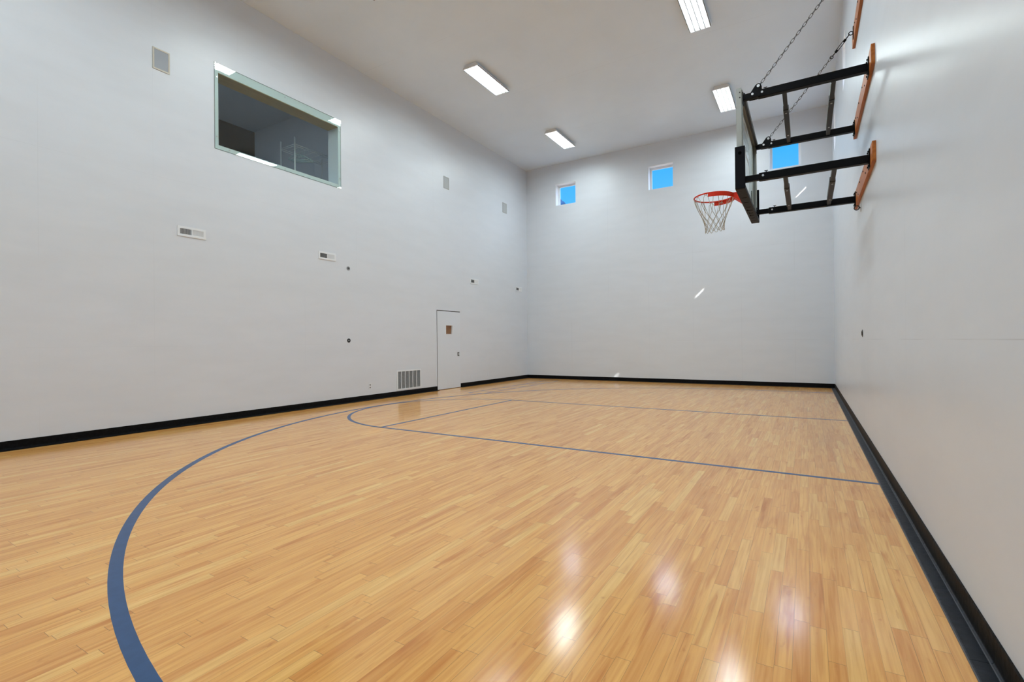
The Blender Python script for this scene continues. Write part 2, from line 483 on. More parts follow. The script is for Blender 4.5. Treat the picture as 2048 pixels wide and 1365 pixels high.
bm = new(); add_prism(bm, [(XR - 0.0085, 0.016), (XR - 0.0068, BH - 0.004), (XR - 0.004, BH + 0.001), (XR, BH + 0.001), (XR, 0.016)], 1, YB, YF - TOE)
obj('vinyl_riser', bm, M['vinyl'], br)

# ------------------------------------------------------------------ court lines (painted on the floor)
LW, LZ = 0.051, 0.0009
def add_flat(bm, poly, z0=0.0002, z1=LZ):
    add_prism(bm, poly, 2, z0, z1)
def flat_rect(bm, x0, x1, y0, y1): add_flat(bm, [(x0, y0), (x1, y0), (x1, y1), (x0, y1)])
def arc_band(bm, cx, cy, r0, r1, a0, a1, n):
    P = []
    for i in range(n + 1):
        a = math.radians(a0 + (a1 - a0) * i / n)
        P.append((math.cos(a), math.sin(a)))
    lo = [[bm.verts.new((cx + c * r, cy + s * r, z)) for (c, s) in P] for r in (r0, r1) for z in (0.0002, LZ)]
    a, b, c, d = lo  # r0 low, r0 high, r1 low, r1 high
    for i in range(n):
        bm.faces.new((b[i], b[i + 1], d[i + 1], d[i]))
        bm.faces.new((a[i], c[i], c[i + 1], a[i + 1]))
        bm.faces.new((a[i], a[i + 1], b[i + 1], b[i]))
        bm.faces.new((c[i], d[i], d[i + 1], c[i + 1]))
KY0, KY1 = 4.955, 8.625
KX = -5.205
KX1 = XR - TOE - 0.003
bm = new()
flat_rect(bm, KX, KX1, KY0, KY0 + LW)
flat_rect(bm, KX, KX1, KY1 - LW, KY1)
flat_rect(bm, KX - LW / 2, KX + LW / 2, KY0, KY1)
arc_band(bm, KX, (KY0 + KY1) / 2, (KY1 - KY0) / 2 - LW, (KY1 - KY0) / 2, 90, 270, 72)
obj('key_line', bm, M['line'], floor, recentre=False, label='blue painted free throw lane and semicircle')
HX, HY = -1.015, 6.78
bm = new()
arc_band(bm, HX + 0.02, HY, 6.02, 6.02 + LW + 0.012, 90, 270, 128)
flat_rect(bm, HX + 0.02, KX1, HY - 6.02 - LW - 0.012, HY - 6.02)
flat_rect(bm, HX + 0.02, KX1, HY + 6.02, HY + 6.02 + LW + 0.012)
obj('three_point_line', bm, M['line'], floor, recentre=False, label='large blue painted arc')
bm = new()
LX0, LX1, LY0, LY1 = -6.90, -6.45, 9.37, 13.40
t = 0.032
flat_rect(bm, LX0, LX0 + t, LY0, LY1); flat_rect(bm, LX1 - t, LX1, LY0, LY1)
for k in range(9):
    y = LY0 + (LY1 - LY0 - t) * k / 8
    flat_rect(bm, LX0 + t, LX1 - t, y, y + t)
obj('ladder_marking', bm, M['line'], floor, recentre=False, label='narrow painted ladder of boxes by the far corner')

# ------------------------------------------------------------------ door
bm = new()
DX = XL + 0.002
wall_with_holes(bm, 0, XL - 0.042, DX, DOOR[0], DOOR[1], 0.012, DOOR[3], [(9.862, 10.127, 1.418, 1.645)])
door = struct('door_1', bm, M['door'])
bm = new(); add_frame(bm, 0, XL - 0.03, XL + 0.008, 9.850, 10.139, 1.406, 1.657, 0.014)
obj('window_frame', bm, M['white_plate'], door)
bm = new(); add_box(bm, XL - 0.03, XL - 0.024, 9.863, 10.126, 1.419, 1.644)
obj('window_pane', bm, M['pane'], door)
bm = new(); add_box(bm, XL - 0.041, XL - 0.032, 9.863, 10.126, 1.419, 1.644)
obj('window_backing', bm, M['brown_pane'], door, label='brown wood seen through the door window')
bm = new(); add_box(bm, XL - 0.002, XL + 0.005, 10.343, 10.418, 0.842, 0.945, 0.002, 1)
hd = obj('handle_plate', bm, M['metal_dark'], door)
bm = new(); add_box(bm, XL + 0.005, XL + 0.02, 10.360, 10.374, 0.858, 0.930, 0.003, 1); add_box(bm, XL + 0.005, XL + 0.009, 10.385, 10.408, 0.862, 0.925)
obj('pull', bm, M['steel'], hd)
bm = new(); add_box(bm, XL - WT, XL - 0.06, DOOR[0] - 0.05, DOOR[1] + 0.05, 0.0, DOOR[3] + 0.05)
obj('dark_backing', bm, M['gap'], door)  # black block paints the dark behind the door gap
bm = new()
add_box(bm, XL, XL + 0.0035, DOOR[0] - 0.060, DOOR[0] - 0.021, BH, DOOR[3] + 0.058)
add_box(bm, XL, XL + 0.0035, DOOR[0] - 0.021, DOOR[1] + 0.004, DOOR[3] + 0.021, DOOR[3] + 0.058)
obj('door_casing', bm, M['door'], door)
bm = new(); add_box(bm, XL - 0.03, XL - 0.0005, DOOR[0] - 0.0195, DOOR[0] - 0.001, 0.0, DOOR[3] + 0.0195)  # black strips fill the gap, painting its shade along the door edge
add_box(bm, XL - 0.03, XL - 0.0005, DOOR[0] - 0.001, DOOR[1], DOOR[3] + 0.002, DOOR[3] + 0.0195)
obj('door_gap_shade', bm, M['gap'], door, label='dark strip painted as the shadow gap along the door edge')

# ------------------------------------------------------------------ observation window (upper left) and the room behind it
bm = new(); add_box(bm, XL + 0.0015, XL + 0.0135, 4.168, 6.592, 4.297, 5.655)
ow = struct('window_10', bm, M['obs_glass'])
bolts = [(4.196, 5.432), (4.190, 4.486), (4.388, 4.327), (5.368, 4.324), (6.345, 4.318), (6.558, 4.493), (6.558, 5.437), (6.352, 5.612), (5.378, 5.610), (4.402, 5.608)]
for y, z in bolts:
    bm = new(); add_cyl(bm, (XL + 0.0137, y, z), (XL + 0.0185, y, z), 0.011, 14)
    obj('bolt', bm, M['steel'], ow)
bm = new(); add_box(bm, XL - WT + 0.001, XL - 0.001, OB[0], OB[1], OB[3] - 0.012, OB[3] - 0.0005)
obj('soffit_board', bm, M['raw_wood'], ow, label='tan wooden head lining')
bm = new(); add_frame(bm, 0, XL + 0.0002, XL + 0.0012, 4.163, 6.597, 4.292, 5.660, 0.006)
obj('sealant', bm, M['gap'], ow)

IX0, IY1, IZ0, IZ1 = -12.2, 7.40, 3.5, 6.70
x1 = XL - WT
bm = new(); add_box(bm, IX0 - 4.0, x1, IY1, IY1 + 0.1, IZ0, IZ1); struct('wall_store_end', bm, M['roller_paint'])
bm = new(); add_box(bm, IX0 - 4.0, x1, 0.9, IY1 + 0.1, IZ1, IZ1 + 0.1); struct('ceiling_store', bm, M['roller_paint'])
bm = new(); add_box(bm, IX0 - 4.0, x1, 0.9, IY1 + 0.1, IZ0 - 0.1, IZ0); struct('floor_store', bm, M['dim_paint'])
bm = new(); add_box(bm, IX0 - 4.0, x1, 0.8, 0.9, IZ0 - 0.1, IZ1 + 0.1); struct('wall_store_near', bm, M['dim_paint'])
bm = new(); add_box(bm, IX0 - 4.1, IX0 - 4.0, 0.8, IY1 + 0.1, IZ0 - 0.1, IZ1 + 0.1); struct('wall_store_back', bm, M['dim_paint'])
# wall in line with the corner, painted near black as the unlit hallway opening
bm = new(); add_box(bm, IX0 - 0.1, IX0, 0.9, IY1, IZ0, IZ1); struct('wall_hallway_shade', bm, mat('hallway shade paint', (0.035, 0.033, 0.036), 0.8))

sl = bpy.data.lights.new('store_fill', 'AREA'); sl.shape = 'DISK'; sl.size = 0.35; sl.energy = 95; sl.color = (0.86, 0.95, 1.08)  # fill light added out of view to brighten the storage room
slo = bpy.data.objects.new('store_fill', sl); COL.objects.link(slo); slo.location = (-10.2, 2.2, IZ1 - 0.03)

rack = thing('wire_shelf_rack', 'chrome wire shelving rack in the storage room behind the upper left window', 'shelf rack', (-8.915, 6.56, IZ0))
RX, RY = (-8.69, -9.14), (6.10, 7.08)
for x in RX:
    for y in RY:
        bm = new(); add_cyl(bm, (x, y, IZ0), (x, y, 5.33), 0.0135, 12)
        obj('post', bm, M['chrome'], rack)
for z in (5.19, 4.25):
    bm = new()
    for x in RX: add_cyl(bm, (x, RY[0], z), (x, RY[1], z), 0.006, 6); add_cyl(bm, (x, RY[0], z - 0.035), (x, RY[1], z - 0.035), 0.0045, 6)
    for y in RY: add_cyl(bm, (RX[0], y, z), (RX[1], y, z), 0.006, 6); add_cyl(bm, (RX[0], y, z - 0.035), (RX[1], y, z - 0.035), 0.0045, 6)
    for k in range(1, 6):
        y = RY[0] + (RY[1] - RY[0]) * k / 6
        add_cyl(bm, (RX[0], y, z + 0.004), (RX[1], y, z + 0.004), 0.0045, 6)
    obj('wire_shelf', bm, M['chrome'], rack)

def hanger_bm(c, rz):
    bm = new()
    cx, cy, cz = c
    def T(u, v, w=0.0):
        return (cx + u * math.cos(rz) - w * math.sin(rz), cy + u * math.sin(rz) + w * math.cos(rz), cz + v)
    hook = [T(0.028 * math.cos(a), -0.005 + 0.028 * math.sin(a)) for a in [math.radians(q) for q in range(-20, 200, 20)]][::-1]
    hook += [T(0.026, -0.03), T(0.008, -0.06), T(0, -0.085)]
    add_tube(bm, hook, 0.0035, 6)
    tri = [T(0, -0.085), T(0.09, -0.12), T(0.175, -0.165), T(0.2, -0.19), T(0.195, -0.205), T(0.1, -0.21), T(0, -0.21), T(-0.1, -0.21), T(-0.195, -0.205), T(-0.2, -0.19), T(-0.175, -0.165), T(-0.09, -0.12)]
    add_tube(bm, tri, 0.0085, 8, True)
    return bm
hl = ['pale teal plastic hanger under the wire shelf, frontmost of the three', 'pale teal plastic hanger under the wire shelf, middle of the three', 'pale teal plastic hanger under the wire shelf, rearmost of the three']
for k, (dy, rz) in enumerate([(0.0, 0.62), (0.07, 0.62), (0.14, 0.62)]):
    tag(obj('coat_hanger', hanger_bm((-8.82 - 0.02 * k, 6.27 + dy, 5.16), rz), M['hanger']), hl[k], 'hanger', 'hangers on the wire rack')

# ------------------------------------------------------------------ left wall fittings
def speaker(y0, y1, z0, z1, fm, cm, label):
    t = thing('wall_speaker', label, 'speaker', (XL, (y0 + y1) / 2, z0), 'flush speakers high on the left wall')
    b = new(); add_frame(b, 0, XL + 0.0003, XL + 0.010, y0, y1, z0, z1, 0.020); obj('frame', b, fm, t)
    b = new(); add_box(b, XL + 0.0003, XL + 0.007, y0 + 0.020, y1 - 0.020, z0 + 0.020, z1 - 0.020, 0.002, 1); obj('grille_cloth', b, cm, t)
    return t
speaker(3.318, 3.536, 5.158, 5.466, M['speaker_frame'], M['speaker_cloth'], 'almond framed wall speaker left of the upper left window')
speaker(9.826, 10.042, 5.176, 5.484, M['speaker_grey'], M['speaker_mesh'], 'grey wall speaker right of the upper left window')
speaker(12.664, 12.898, 5.180, 5.485, M['speaker_grey'], M['speaker_mesh'], 'grey wall speaker nearest the far left corner')

def register(label):
    """supply register built at y=0..0.40, z=0..0.148 on the left wall"""
    Wd, Ht = 0.40, 0.150
    t = thing('wall_air_vent', label, 'vent', (XL, 0, 0), 'small supply registers along the left wall')
    b = new()
    wall_with_holes(b, 0, XL + 0.0003, XL + 0.010, 0, Wd, 0, Ht, [(0.036, 0.196, 0.034, Ht - 0.034), (0.206, Wd - 0.036, 0.034, Ht - 0.034)])
    obj('face_plate', b, M['grille_white'], t)
    b = new(); add_box(b, XL + 0.0002, XL + 0.0012, 0.034, Wd - 0.034, 0.032, Ht - 0.032); obj('duct_opening', b, M['duct'], t)
    for half, (a0, a1) in enumerate(((0.038, 0.196), (0.206, Wd - 0.036))):
        b = new()
        n = 13
        for k in range(n):
            y = a0 + (a1 - a0) * (k + 0.5) / n
            s = 0.0042 if half == 0 else -0.0042
            p = [(XL + 0.0015, y - s - 0.0007), (XL + 0.0015, y - s + 0.0007), (XL + 0.009, y + s + 0.0007), (XL + 0.009, y + s - 0.0007)]
            if half == 0:
                p = [(XL + 0.0015, y + 0.003), (XL + 0.0015, y + 0.0042), (XL + 0.009, y - 0.003), (XL + 0.009, y - 0.0042)]
            else:
                p = [(XL + 0.0015, y - 0.0062), (XL + 0.0015, y - 0.0050), (XL + 0.009, y + 0.0050), (XL + 0.009, y + 0.0038)]
            add_prism(b, p, 2, 0.034, Ht - 0.034)
        obj('louvre_bank', b, M['grille_white'], t)
    return t
reg = register('white air register below the almond speaker, leftmost of four on the left wall')
reg.location = (XL, 3.617, 2.966 - 0.148 + 0.006)
for y, lab in ((6.050, 'white air register below the right end of the upper left window'), (10.940, 'white air register to the right above the door'), (13.395, 'white air register nearest the far left corner')):
    dup(reg, (XL, y, 2.824), lab)

# return grille
t = thing('return_air_grille', 'large white return air grille low on the wall left of the door', 'vent', (XL, 8.49, 0.13))
b = new(); add_frame(b, 0, XL + 0.0003, XL + 0.012, 8.085, 8.895, 0.128, 0.578, 0.030); obj('frame', b, M['grille_white'], t)
b = new(); add_box(b, XL + 0.0002, XL + 0.0012, 8.11, 8.87, 0.15, 0.556); obj('duct_opening', b, M['duct'], t)
b = new()
for k in range(30):
    z = 0.160 + 0.39 * k / 29.0
    add_prism(b, [(XL + 0.0018, z + 0.005), (XL + 0.0018, z + 0.0065), (XL + 0.0085, z - 0.001), (XL + 0.0085, z - 0.0035)], 1, 8.115, 8.865)
obj('louvres', b, M['grille_grey'], t)
bars = [8.115, 8.232, 8.357, 8.484, 8.611, 8.742]
for k, y in enumerate(bars):
    b = new()
    bow = [0, -0.010, -0.008, 0, -0.008, -0.010][k]
    prev = None
    ring = []
    for i in range(9):
        s = i / 8
        yy = y + bow * math.sin(PI * s)
        z = 0.156 + 0.394 * s
        ring.append([b.verts.new(c) for c in ((XL + 0.0086, yy - 0.0075, z), (XL + 0.0135, yy - 0.0075, z), (XL + 0.0135, yy + 0.0075, z), (XL + 0.0086, yy + 0.0075, z))])
    for i in range(8):
        for q in range(4): b.faces.new((ring[i][q], ring[i][(q + 1) % 4], ring[i + 1][(q + 1) % 4], ring[i + 1][q]))
    b.faces.new(ring[0]); b.faces.new(ring[-1][::-1])
    obj('bar', b, M['grille_white'], t)

# net anchor plates
def anchor(x, y, z, sgn, label, fm, cm, r=0.042):
    t = thing('net_anchor_plate', label, 'wall plate', (x, y, z - r), 'round net anchor plates in the side walls')
    b = new(); add_cyl(b, (x + sgn * 0.0003, y, z), (x + sgn * 0.005, y, z), r, 28); obj('flange', b, fm, t)
    b = new(); add_torus(b, (x + sgn * 0.006, y, z), r * 0.62, 0.004, (1, 0, 0), 28, 6); obj('ring', b, M['metal_dark'], t)
    b = new(); add_cyl(b, (x + sgn * 0.005, y, z), (x + sgn * 0.0065, y, z), r * 0.33, 16); obj('socket', b, cm, t)
    return t
anchor(XL, 6.757, 2.725, 1, 'round steel wall plate, the upper of two left of the door', M['steel'], M['gap'])
anchor(XL, 6.753, 1.261, 1, 'round dark wall plate, the lower of two left of the door', M['metal_dark'], M['steel'])
anchor(XR, 7.23, 1.259, -1, 'dark round wall plate on the right wall below the hoop', M['metal_dark'], M['steel'], 0.045)
t = thing('eye_bolt', 'steel ring eye bolt in the right wall beside the lower wooden plank', 'eye bolt', (XR, 7.25, 2.78))
b = new(); add_cyl(b, (XR - 0.0003, 7.25, 2.785), (XR - 0.006, 7.25, 2.785), 0.05, 24); obj('flange', b, M['steel'], t)
b = new(); add_cyl(b, (XR - 0.006, 7.25, 2.785), (XR - 0.016, 7.25, 2.785), 0.008, 12); add_torus(b, (XR - 0.042, 7.25, 2.785), 0.026, 0.005, (0.25, 1, 0), 28, 8); obj('ring', b, M['metal_dark'], t)

# outlets
def outlet(y, z, label, w=0.07, h=0.115, m='white_plate', dark=True):
    t = thing('wall_outlet', label, 'outlet', (XL, y, z - h / 2), 'cover plates low on the left wall')
    b = new(); add_box(b, XL + 0.0003, XL + 0.006, y - w / 2, y + w / 2, z - h / 2, z + h / 2, 0.002, 1); obj('cover_plate', b, M[m], t)
    for s in (-1, 1):
        b = new(); add_box(b, XL + 0.006, XL + 0.0075, y - w * 0.2, y + w * 0.2, z + s * h * 0.24 - h * 0.12, z + s * h * 0.24 + h * 0.12)
        obj('receptacle', b, M['fin'] if dark else M[m], t)
    return t
outlet(7.302, 0.289, 'white wall outlet left of the large return air grille')
outlet(10.985, 0.262, 'painted over wall outlet just right of the door', m='door', dark=False)
outlet(11.79, 0.282, 'painted over wall outlet midway between door and far corner', m='door', dark=False)

# ------------------------------------------------------------------ ceiling lights
def ceiling_light(label):
    """high-bay fluorescent, 1.22 x 0.36, built around the origin column, bottom at H-0.09"""
    t = thing('ceiling_light', label, 'ceiling light', (0, 0, H), 'fluorescent fixtures on the ceiling')
    L2, W2, zb = 0.612, 0.182, H - 0.085
    b = new()
    add_prism(b, [(-W2, zb), (-W2 + 0.006, zb - 0.001), (-W2 + 0.004, zb + 0.03), (-0.12, H - 0.0005), (0.12, H - 0.0005), (W2 - 0.004, zb + 0.03), (W2 - 0.006, zb - 0.001), (W2, zb), (W2, zb + 0.03), (0.13, H - 0.0002), (-0.13, H - 0.0002), (-W2, zb + 0.03)], 1, -L2, L2)
    for s in (-1, 1):
        add_prism(b, [(-W2, zb), (-W2, zb + 0.03), (-0.13, H - 0.0002), (0.13, H - 0.0002), (W2, zb + 0.03), (W2, zb)], 1, s * L2 - 0.003, s * L2 + 0.003)
    obj('housing', b, M['housing'], t)
    b = new()
    pitch = 0.0875
    for k in range(4):
        cx = (k - 1.5) * pitch
        prof = [(cx - 0.043, zb + 0.008), (cx - 0.030, zb + 0.045), (cx - 0.012, zb + 0.058), (cx + 0.012, zb + 0.058), (cx + 0.030, zb + 0.045), (cx + 0.043, zb + 0.008)]
        A = [b.verts.new((u, -L2 + 0.006, v)) for u, v in prof]; B = [b.verts.new((u, L2 - 0.006, v)) for u, v in prof]
        for i in range(5): b.faces.new((A[i], A[i + 1], B[i + 1], B[i]))
    obj('reflector', b, M['reflector'], t)
    for k in range(4):
        cx = (k - 1.5) * pitch
        b = new(); add_cyl(b, (cx, -L2 + 0.02, zb + 0.032), (cx, L2 - 0.02, zb + 0.032), 0.018, 12)
        obj('fluorescent_tube', b, M['tube'], t)
    b = new()
    for k in range(5):
        cx = (k - 2) * pitch
        add_box(b, cx - 0.007, cx + 0.007, -L2 + 0.004, L2 - 0.004, zb - 0.002, zb + 0.008)
    n = 24
    for k in range(n + 1):
        y = -L2 + 0.012 + (2 * L2 - 0.024) * k / n
        add_box(b, -W2 + 0.004, W2 - 0.004, y - 0.0012, y + 0.0012, zb - 0.005, zb - 0.0025)
    obj('wire_guard', b, M['fin'], t)
    ld = bpy.data.lights.new('fluorescent_lamp', 'AREA'); ld.shape = 'RECTANGLE'; ld.size = 0.33; ld.size_y = 1.18
    ld.energy = LAMP_W; ld.color = LAMP_C
    lo = bpy.data.objects.new('fluorescent_lamp', ld); COL.objects.link(lo)
    lo.parent = t; lo.location = (0, 0, zb + 0.006 - H)
    return t
LAMP_W, LAMP_C = 70.0, (0.875, 1.0, 1.02)
LXA, LXB = -5.81, -1.585
rows = [12.345, 8.705, 5.07, 1.43, -2.21]
cl = ceiling_light('ceiling fluorescent light near the far left corner, farther of the two in the left row')
cl.location = (LXA, rows[0], H)
dup(cl, (LXA, rows[1], H), 'ceiling fluorescent light in the left row, nearer of the two')
dup(cl, (LXB, rows[0], H), 'ceiling fluorescent light just left of the basketball backboard')
dup(cl, (LXB, rows[1], H), 'ceiling fluorescent light cut by the top edge of the photo')
for y in rows[2:]:
    for x, s in ((LXA, 'left'), (LXB, 'right')):
        dup(cl, (x, y, H), 'ceiling fluorescent light of the %s row, %s' % (s, {5.07: 'third from the far wall', 1.43: 'fourth from the far wall', -2.21: 'fifth from the far wall'}[y]))

# ------------------------------------------------------------------ basketball hoop on the right wall
BX0, BX1 = -0.640, -0.585      # backboard front / frame back
BY0, BY1, BZ0, BZ1 = 5.872, 7.690, 2.890, 3.955
hoop = thing('basketball_hoop', 'wall mounted basketball hoop with glass backboard, orange rim and white net', 'basketball hoop', (XR, HY, 2.85))
b = new(); add_box(b, BX0 + 0.004, BX0 + 0.016, BY0 + 0.006, BY1 - 0.006, BZ0 + 0.006, BZ1 - 0.006)
glass = obj('backboard_glass', b, M['board_glass'], hoop)
b = new(); add_frame(b, 0, BX0 + 0.0165, BX0 + 0.018, BY0 + 0.03, BY1 - 0.03, BZ0 + 0.03, BZ1 - 0.03, 0.051)
for cy, sy in ((BY0 + 0.08, 1), (BY1 - 0.08, -1)):
    for cz, sz in ((BZ0 + 0.08, 1), (BZ1 - 0.08, -1)):
        add_prism(b, [(cy, cz), (cy + sy * 0.10, cz), (cy + sy * 0.03, cz + sz * 0.03), (cy, cz + sz * 0.10)], 0, BX0 + 0.0165, BX0 + 0.018)
obj('border_marking', b, M['board_white'], glass)
b = new(); add_frame(b, 0, BX0 + 0.0165, BX0 + 0.018, HY - 0.305, HY + 0.305, 3.05, 3.507, 0.051)
obj('target_square', b, M['board_white'], glass)
b = new()
add_frame(b, 0, BX0 + 0.002, BX1, BY0, BY1, BZ0, BZ1, 0.030)
add_frame(b, 0, BX1 - 0.006, BX1, BY0 + 0.03, BY1 - 0.03, BZ0 + 0.03, BZ1 - 0.03, 0.016)
fr = obj('backboard_frame', b, M['board_frame'], hoop)
for z in (3.905, 3.848):
    b = new(); add_cyl(b, (-0.600, BY0 + 0.001, z), (-0.600, BY0 - 0.004, z), 0.007, 12); obj('screw', b, M['metal_dark'], fr)
for y in (BY0 + 0.055, BY1 - 0.055):
    b = new(); add_box(b, BX1, BX1 + 0.008, y - 0.026, y + 0.026, BZ0 + 0.03, BZ1 - 0.012, 0.002, 1)
    obj('rear_channel', b, M['board_frame'], fr)
b = new(); add_box(b, BX1, BX1 + 0.030, BY0 + 0.081, BY1 - 0.081, BZ1 - 0.09, BZ1 - 0.03, 0.003, 1)
obj('rear_rail', b, M['brace_steel'], fr)
# padding: bottom bar turned up at both ends
PX0, PX1 = -0.655, -0.553
b = new()
add_box(b, PX0, PX1, BY0, BY1, 2.845, 2.888, 0.006, 2)
pad = obj('edge_pad', b, M['pad'], hoop)
for y0, y1 in ((BY0 - 0.022, BY0 - 0.0005), (BY1 + 0.0005, BY1 + 0.022)):
    b = new(); add_box(b, PX0, PX1, y0, y1, 2.845, 3.31, 0.007, 2); obj('pad_end', b, M['pad'], pad)
    ys = y0 - 0.0006 if y0 < HY else y1 + 0.0006
    b = new(); add_tube(b, [(-0.604, ys, 3.235), (-0.604, ys + (0.0004 if y0 < HY else -0.0004), 3.235)], 0.018, 16); obj('pad_plug', b, M['pad_mark'], pad)
for k, (y, ln) in enumerate([(6.25, .05), (6.48, .055), (6.72, .05), (6.90, .065), (7.05, .05), (7.20, .045), (7.35, .04), (7.52, .055)]):
    b = new(); add_box(b, -0.604 - ln / 2, -0.604 + ln / 2, y - 0.006, y + 0.006, 2.8435, 2.846)
    if k in (3, 4, 5): add_box(b, -0.604 - ln / 2, -0.604 - ln / 2 + 0.012, y - 0.04, y + 0.02, 2.8435, 2.846)
    obj('pad_letter', b, M['pad_mark'], pad)

# rim
RZ = 3.050
rc = Vector((HX, HY, RZ))
b = new(); add_torus(b, rc, 0.2365, 0.0085, (0, 0, 1), 64, 10)
rim = obj('rim', b, M['rim'], hoop)
b = new()     # deep band hugging the board-side half of the ring
n = 40
ringi = []
for i in range(n + 1):
    a = math.radians(-97 + 194 * i / n)
    rr0, rr1 = 0.2455, 0.2505
    ringi.append([b.verts.new((HX + math.cos(a) * r, HY + math.sin(a) * r, z)) for r, z in ((rr0, RZ - 0.052), (rr1, RZ - 0.052), (rr1, RZ + 0.004), (rr0, RZ + 0.004))])
for i in range(n):
    for q in range(4): b.faces.new((ringi[i][q], ringi[i][(q + 1) % 4], ringi[i + 1][(q + 1) % 4], ringi[i + 1][q]))
b.faces.new(ringi[0]); b.faces.new(ringi[-1][::-1])
obj('rim_band', b, M['rim'], rim)
b = new()
add_prism(b, [(HX + 0.226, HY - 0.075), (BX0 + 0.002, HY - 0.06), (BX0 + 0.002, HY + 0.06), (HX + 0.226, HY + 0.075)], 2, RZ - 0.004, RZ + 0.004)
for s in (-1, 1):
    y = HY + s * 0.062
    add_prism(b, [(HX + 0.24, RZ - 0.05), (HX + 0.24, RZ), (BX0 + 0.002, RZ), (BX0 + 0.002, RZ - 0.16)], 1, y - 0.004, y + 0.004)
add_prism(b, [(HX + 0.25, RZ - 0.052), (HX + 0.25, RZ - 0.046), (BX0 + 0.002, RZ - 0.15), (BX0 + 0.002, RZ - 0.157)], 1, HY - 0.058, HY + 0.058)
obj('rim_bracket', b, M['rim'], rim)
b = new(); add_box(b, BX0 - 0.006, BX0 + 0.003, HY - 0.075, HY + 0.075, RZ - 0.165, RZ + 0.02, 0.002, 1)
obj('rim_back_plate', b, M['rim'], rim)
for i in range(12):
    b = new()
    a = 2 * PI * (i + 0.5) / 12
    c = rc + Vector((math.cos(a) * 0.2365, math.sin(a) * 0.2365, -0.014))
    tdir = Vector((-math.sin(a), math.cos(a), 0))
    add_tube(b, [c - tdir * 0.016 + Vector((0, 0, 0.006)), c - tdir * 0.009 - Vector((0, 0, 0.006)), c + tdir * 0.009 - Vector((0, 0, 0.006)), c + tdir * 0.016 + Vector((0, 0, 0.006))], 0.0028, 6)
    obj('net_hook', b, M['rim'], rim)
# net: twelve loops, long legs, three rows of diamonds, looped hem; pulled a little askew
b = new()
levels = [(-0.018, 0.233), (-0.205, 0.170), (-0.275, 0.142), (-0.340, 0.122), (-0.400, 0.114), (-0.448, 0.116)]
def NP(a, lev, jitter=0.0):
    z, r = levels[lev]
    lean = -z / 0.45
    return rc + Vector((math.cos(a) * r + 0.012 * lean, math.sin(a) * r - 0.004 * lean, z + 0.018 * lean * math.sin(a * 1.0 + 0.7)))
st = 2 * PI / 12
for i in range(12):
    a = st * (i + 0.5)
    # loop over the hook, two legs down to the first knots on either side
    for s in (-1, 1):
        top = NP(a, 0); k1 = NP(a + s * st / 2, 1)
        hookp = rc + Vector((math.cos(a + s * 0.05) * 0.2365, math.sin(a + s * 0.05) * 0.2365, -0.022))
        shoulder = rc + Vector((math.cos(a + s * 0.135) * 0.231, math.sin(a + s * 0.135) * 0.231, -0.052))
        sag = k1.lerp(shoulder, 0.5) + Vector((math.cos(a), math.sin(a), 0)) * 0.004
        add_tube(b, [top, hookp, shoulder, sag, k1], 0.0031, 6)
    for lev in range(1, 5):
        off = 0.0 if lev % 2 == 1 else 0.5
        a0 = st * (i + off)
        for s in (-1, 1):
            p0 = NP(a0, lev); p1 = NP(a0 + s * st / 2, lev + 1)
            if lev == 4:
                mid = p0.lerp(p1, 0.6) + Vector((0, 0, -0.010)); add_tube(b, [p0, mid, p1], 0.0031, 6)
            else:
                add_tube(b, [p0, p1], 0.0031, 6)
        c = NP(a0, lev); add_tube(b, [c + Vector((0, 0, 0.006)), c - Vector((0, 0, 0.006))], 0.0048, 6)
obj('net', b, M['net'], hoop)

# planks on the wall
PT = 0.032
PY0, PY1 = 5.715, 7.765
planks = []
for z0, z1 in ((2.876, 3.066), (3.795, 3.985), (4.977, 5.165)):
    b = new(); add_box(b, XR - PT, XR - 0.0003, PY0, PY1, z0, z1, 0.004, 2)
    planks.append(obj('mounting_plank', b, M['plank'], hoop))
for pl, zz in zip(planks, (2.971, 3.89, 5.071)):
    for y, dz in ((6.12, .05), (6.30, -.04), (6.55, .05), (6.95, .045), (7.15, -.045), (7.36, .03)):
        b = new(); add_cyl(b, (XR - PT, y, zz + dz), (XR - PT - 0.006, y, zz + dz), 0.009, 10); obj('lag_bolt', b, M['metal_dark'], pl)

